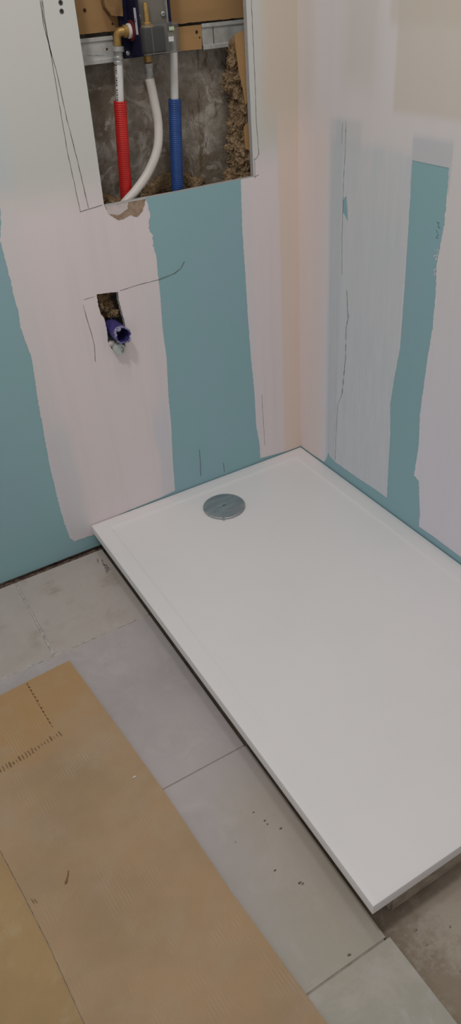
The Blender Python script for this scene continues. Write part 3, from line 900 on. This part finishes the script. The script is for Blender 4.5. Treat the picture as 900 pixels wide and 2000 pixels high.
# sticker on the left face
lab = box('sticker', VX0 - 0.0006, VX0 + 0.0002, 0.0055, 0.0150, 1.1860, 1.2310, M['sticker'], valve)
box('sticker_print', VX0 - 0.0008, VX0 - 0.0004, 0.0090, 0.0125, 1.2070, 1.2105, M['ink'], lab)
box('sticker_print', VX0 - 0.0008, VX0 - 0.0004, 0.0095, 0.0120, 1.2120, 1.2135, M['ink'], lab)
# hot inlet on the left face
IY, IZ = 0.036, 1.1925
lathe('gasket', [(0, 0.0185), (0.003, 0.0185), (0.0045, 0.016)], (VX0, IY, IZ), (-1, 0, 0), M['redring'], valve, 28)
lathe('washer', [(0, 0.0132), (0.005, 0.0132), (0.006, 0.0115)], (VX0 - 0.0045, IY, IZ), (-1, 0, 0), M['pipe_cream'], valve, 28)
# bottom outlet
lathe('outlet_nut', [(0, 0.0068), (0.001, 0.0088), (0.012, 0.0088), (0.013, 0.0068)], (-0.3525, 0.045, 1.1460), (0, 0, -1), M['brass'], valve, 6, False)
lathe('outlet_collar', [(0, 0.0098), (0.003, 0.0098)], (-0.3525, 0.045, 1.1490), (0, 0, -1), M['steel'], valve, 24)

# --- hot pipe
hot = empty('hot_water_pipe')
tag(hot, 'white water pipe with brass elbow and printed text, rising out of the red conduit', 'pipe')
elb = tube('elbow', spline([(VX0 - 0.0105, IY, IZ), (-0.402, IY + 0.001, IZ), (-0.4110, 0.040, 1.1915), (-0.4155, 0.044, 1.184), (-0.4170, 0.045, 1.168)], 24), 0.0085, M['brass'], hot, 20)
elb['label'] = 'brass elbow fitting'
lathe('elbow_collar', [(0, 0.0105), (0.001, 0.0115), (0.007, 0.0115), (0.008, 0.0105)], (VX0 - 0.0108, IY, IZ), (-1, 0, 0), M['brass'], elb, 24)
ax = Vector((-0.0085, 0, -0.095)).normalized()
lathe('compression_nut', [(0, 0.0115), (0.001, 0.0130), (0.009, 0.0130), (0.010, 0.0105)], (-0.4172, 0.045, 1.1680), ax, M['steel'], hot, 24)
lathe('crimp_sleeve', [(0, 0.0098), (0.005, 0.0098), (0.006, 0.0090), (0.008, 0.0090), (0.009, 0.0098), (0.014, 0.0098), (0.015, 0.009), (0.017, 0.009), (0.018, 0.0098), (0.022, 0.0096)], (-0.4182, 0.045, 1.1590), ax, M['steel'], hot, 24)
HP = [(-0.4195, 0.045, 1.1400), (-0.4235, 0.045, 1.105), (-0.4280, 0.045, 1.0677), (-0.4350, 0.048, 0.979), (-0.4387, 0.056, 0.8845), (-0.445, 0.058, 0.79)]
hp = spline(HP, 60)
hpipe = tube('pipe', hp, 0.0083, M['pipe_white'], hot, 20)
# printed characters along the pipe: short strokes wrapped on its left front
for i in range(15):
    z = 1.1350 - i * 0.0044
    f = (1.1400 - z) / (1.1400 - 1.0677)
    x = -0.4195 - 0.0085 * f
    if i in (4, 9):
        continue
    an = math.radians(205)
    dx, dy = math.cos(an) * 0.00835, math.sin(an) * 0.00835
    tx, ty = -math.sin(an), math.cos(an)
    w_ = 0.0016
    px, py = x + dx, 0.045 + dy
    h = 0.0008 if i % 2 else 0.0014
    vs_ = [(px + tx * s1 * w_ + (0.0004 * math.cos(an)) * s3, py + ty * s1 * w_ + (0.0004 * math.sin(an)) * s3, z + s2 * h) for s3 in (0, 1) for (s1, s2) in ((-1, -1), (1, -1), (1, 1), (-1, 1))]
    obj('print_mark', vs_, [(0, 1, 2, 3), (4, 7, 6, 5), (0, 4, 5, 1), (1, 5, 6, 2), (2, 6, 7, 3), (3, 7, 4, 0)], M['ink'], hpipe)


def conduit(name, pts, r0, mat, n):
    p = spline(pts, n)
    return tube(name, p, lambda s: r0 - 0.00075 * (0.5 + 0.5 * math.cos(2 * math.pi * s / 0.0042)), mat, None, 24, 0.0022)


rc = conduit('corrugated_conduit', [(-0.4278, 0.045, 1.0700), (-0.4350, 0.048, 0.979), (-0.4387, 0.056, 0.8845), (-0.445, 0.058, 0.79)], 0.0140, M['red'], 420)
tag(rc, 'red corrugated conduit around the hot water pipe', 'conduit', 'corrugated pipe conduits')

# --- middle outlet pipe
mid = empty('outlet_pipe')
tag(mid, 'ivory pipe bending left from the valve bottom between the two conduits', 'pipe')
lathe('compression_nut', [(0, 0.0085), (0.001, 0.0098), (0.007, 0.0098), (0.008, 0.0085)], (-0.3525, 0.045, 1.1325), (0, 0, -1), M['steel'], mid, 24)
lathe('crimp_sleeve', [(0, 0.0086), (0.005, 0.0086), (0.006, 0.0079), (0.008, 0.0079), (0.009, 0.0086), (0.016, 0.0086), (0.017, 0.0080), (0.022, 0.0084)], (-0.3527, 0.045, 1.1250), (-0.04, 0, -1), M['steel'], mid, 24)
MP = [(-0.3535, 0.045, 1.104), (-0.3495, 0.044, 1.068), (-0.3470, 0.040, 1.018), (-0.3590, 0.034, 0.968), (-0.3900, 0.030, 0.9245), (-0.4270, 0.027, 0.8930), (-0.462, 0.027, 0.8680), (-0.50, 0.030, 0.83)]
tube('pipe', spline(MP, 84), 0.0098, M['pipe_cream'], mid, 20)

# --- cold pipe
cold = empty('cold_water_pipe')
tag(cold, 'plain white water pipe entering the blue conduit at the right of the valve', 'pipe')
CP = [(-0.2905, 0.045, 1.150), (-0.2945, 0.045, 1.105), (-0.2985, 0.045, 1.0573), (-0.3052, 0.045, 0.9815), (-0.3113, 0.046, 0.8982), (-0.318, 0.047, 0.80)]
tube('pipe', spline(CP, 60), 0.0088, M['pipe_white'], cold, 20)
lathe('crimp_sleeve', [(0, 0.0070), (0.004, 0.0072), (0.022, 0.0082), (0.024, 0.0088)], (-0.2895, 0.045, 1.172), (-0.05, 0, -1), M['steel'], cold, 24)
tube('inlet_arm', spline([(-0.310, 0.040, 1.176), (-0.298, 0.043, 1.176), (-0.2905, 0.045, 1.174), (-0.2895, 0.045, 1.168)], 14), 0.0068, M['steel'], cold, 16)
bc = conduit('corrugated_conduit', [(-0.2984, 0.045, 1.0590), (-0.3052, 0.045, 0.9815), (-0.3113, 0.046, 0.8982), (-0.318, 0.047, 0.80)], 0.0145, M['blue'], 400)
tag(bc, 'blue corrugated conduit around the cold water pipe', 'conduit', 'corrugated pipe conduits')

# --- insulation
def wool(name, clumps, label, seed, fib, fr):
    bm = bmesh.new()
    for i, (c0, r) in enumerate(clumps):
        tmp = bmesh.new()
        bmesh.ops.create_icosphere(tmp, subdivisions=5, radius=1.0)
        mp = {}
        for vv in tmp.verts:
            p = Vector((vv.co.x * r[0], vv.co.y * r[1], vv.co.z * r[2]))
            e, f, a = 0, 45, 0.8
            for o_ in range(6):
                e += a * noise.noise(Vector((p.x * f + seed + i * 3.7, p.y * f, p.z * f - i)))
                f *= 2.1; a *= 0.72
            q = Vector(c0) + p * (1 + 0.5 * e)
            q.y = min(q.y, 0.101); q.y = max(q.y, 0.0135)
            mp[vv] = bm.verts.new(q)
        for f_ in tmp.faces:
            bm.faces.new([mp[v_] for v_ in f_.verts])
        tmp.free()
    # loose fibres
    rnd = random.Random(seed)
    for i in range(fib):
        c0, r = clumps[rnd.randrange(len(clumps))]
        d = Vector((rnd.gauss(0, 1), rnd.gauss(0, 1), rnd.gauss(0, 1))).normalized()
        b = Vector(c0) + Vector((d.x * r[0], d.y * r[1], d.z * r[2])) * rnd.uniform(0.8, 1.15)
        t_ = Vector((rnd.gauss(0, 1), rnd.gauss(0, 1), rnd.gauss(0, 1))).normalized() * rnd.uniform(0.004, fr)
        w_ = d.cross(t_).normalized() * rnd.uniform(0.0003, 0.0011)
        mid_ = b + t_ * 0.5 + d * 0.002
        pts = [b - w_, b + w_, mid_ + w_, mid_ - w_, b + t_]
        for p in pts:
            p.y = min(max(p.y, 0.0135), 0.100)
        vv = [bm.verts.new(p) for p in pts]
        bm.faces.new((vv[0], vv[1], vv[2], vv[3])); bm.faces.new((vv[3], vv[2], vv[4]))
    me = bpy.data.meshes.new(name)
    bm.to_mesh(me); bm.free()
    me.materials.append(M['wool'])
    o = bpy.data.objects.new(name, me); COL.objects.link(o)
    tag(o, label, 'insulation'); o['kind'] = 'stuff'
    return o


wool('insulation_wool', [((-0.120, 0.060, 1.120), (0.026, 0.030, 0.036)), ((-0.124, 0.062, 1.075), (0.030, 0.030, 0.034)), ((-0.118, 0.060, 1.03), (0.024, 0.030, 0.036)),
                         ((-0.122, 0.062, 0.985), (0.028, 0.030, 0.034)), ((-0.126, 0.060, 0.945), (0.032, 0.032, 0.034)), ((-0.124, 0.055, 0.905), (0.034, 0.034, 0.030)),
                         ((-0.135, 0.055, 0.870), (0.042, 0.034, 0.028)), ((-0.105, 0.05, 1.0), (0.022, 0.03, 0.16))],
     'brown fluffy insulation wool along the right side of the wall opening', 5, 4200, 0.016)
wool('insulation_wool', [((-0.330, 0.089, 0.878), (0.030, 0.009, 0.022)), ((-0.290, 0.089, 0.882), (0.030, 0.009, 0.022)), ((-0.360, 0.089, 0.866), (0.03, 0.009, 0.02)), ((-0.25, 0.089, 0.864), (0.03, 0.009, 0.02))],
     'small tuft of brown insulation wool under the end of the blue conduit', 11, 1500, 0.012)
wool('insulation_wool', [((-0.487, 0.075, 0.870), (0.022, 0.024, 0.018)), ((-0.46, 0.072, 0.858), (0.02, 0.022, 0.016))],
     'little brown wool tuft at the lower left corner of the wall opening', 17, 500, 0.01)
ps = prism('paper_flap', [ragged([(-0.1560, 1.166), (-0.1400, 1.172), (-0.1300, 1.172), (-0.1300, 1.035), (-0.1345, 1.030), (-0.1400, 1.060), (-0.1470, 1.090), (-0.1510, 1.120)], 0.0016, 0.004, 31)], on_back(0.0145, 0.0165), [M['wood']])
tag(ps, 'torn tan paper flap in front of the wool at the upper right of the opening', 'paper')
ps = prism('paper_flap', [ragged([(-0.1430, 0.985), (-0.1300, 0.995), (-0.1300, 0.935), (-0.1415, 0.940)], 0.0016, 0.004, 37)], on_back(0.0145, 0.0165), [M['wood']])
tag(ps, 'smaller torn tan paper flap lower down beside the wool', 'paper')

# --- waste connection
wp = empty('waste_pipe')
tag(wp, 'violet waste pipe stub with ragged whitish end poking out of the small wall hole', 'pipe')
WX, WZ, WR = -0.5335, 0.5965, 0.0195
vs, fs = [], []
S = 60
prof_y = [0.085, 0.04, 0.0, -0.020, -0.029, -0.034, -0.040]


def tip(q):
    a = 6.2 * q / S
    return 0.007 * (1 if math.sin(a * 5.6 + 0.6 * math.sin(a * 3)) > 0.1 else 0) + 0.0015 * noise.noise(Vector((a * 2, 0, 0)))


for inner in (0, 1):
    for i, yy in enumerate(prof_y):
        for q in range(S):
            an = 2 * math.pi * q / S
            r_ = WR - (0.0028 if inner else 0)
            if i >= 4 and not inner:
                r_ += 0.0010
            y_ = yy + (tip(q) if i == len(prof_y) - 1 else 0.4 * tip(q) if i == len(prof_y) - 2 else 0)
            vs.append((WX + r_ * math.cos(an), y_, WZ + r_ * math.sin(an)))
K = len(prof_y)
mi = []
for inner in (0, 1):
    for i in range(K - 1):
        for q in range(S):
            a = (inner * K + i) * S + q; b = (inner * K + i) * S + (q + 1) % S
            fs.append((a, a + S, b + S, b) if not inner else (a, b, b + S, a + S))
            mi.append(1 if (not inner and i >= 3) else 0)
for q in range(S):
    a = (K - 1) * S + q; b = (K - 1) * S + (q + 1) % S
    fs.append((a, a + K * S, b + K * S, b)); mi.append(1)
obj('pipe', vs, fs, None, wp, True, [M['violet'], M['violet_white']], mi)
lathe('inner_plug', [(0, 0.0164), (0.001, 0.0164)], (WX, 0.012, WZ), (0, 1, 0), M['violet'], wp, 32)
cp = empty('conduit_cap')
tag(cp, 'milky translucent cap under the violet waste pipe', 'cap')
lathe('cap_body', [(0, 0.0135), (0.060, 0.0140), (0.066, 0.0140), (0.0675, 0.0125)], (-0.5395, 0.050, 0.5555), (0, -1, 0), M['cap'], cp, 28)
vs, fs = [], []
for i in range(13):
    a = math.radians(-70 + 140 * i / 12)
    for r_ in (0.0055, 0.0098):
        vs.append((-0.5395 + r_ * math.cos(a), -0.0178, 0.5555 + r_ * math.sin(a)))
fs = [(2 * i, 2 * i + 1, 2 * i + 3, 2 * i + 2) for i in range(12)]
bmv = obj('crescent_slot', vs, fs, M['cap_slot'], cp)
pl = lump('plaster_lump', (-0.5535, 0.0035, 0.5680), (0.0095, 0.008, 0.0075), M['raw_white'], None, 4.0, 0.25, 90, 3)
tag(pl, 'white plaster lump wedged below the violet waste pipe', 'plaster')
pl = lump('plaster_lump', (-0.5500, 0.009, 0.5540), (0.0085, 0.006, 0.010), M['torn'], None, 14.0, 0.25, 90, 3)
tag(pl, 'brown torn lump beside the milky cap in the small wall hole', 'plaster')
wool('insulation_wool', [((-0.545, 0.055, 0.680), (0.030, 0.028, 0.020)), ((-0.535, 0.060, 0.650), (0.026, 0.028, 0.020)), ((-0.556, 0.052, 0.655), (0.010, 0.03, 0.024)),
                         ((-0.528, 0.05, 0.632), (0.016, 0.028, 0.012)), ((-0.560, 0.06, 0.62), (0.016, 0.028, 0.02))],
     'brown fibrous wool inside the small wall hole above the violet pipe', 23, 900, 0.012)
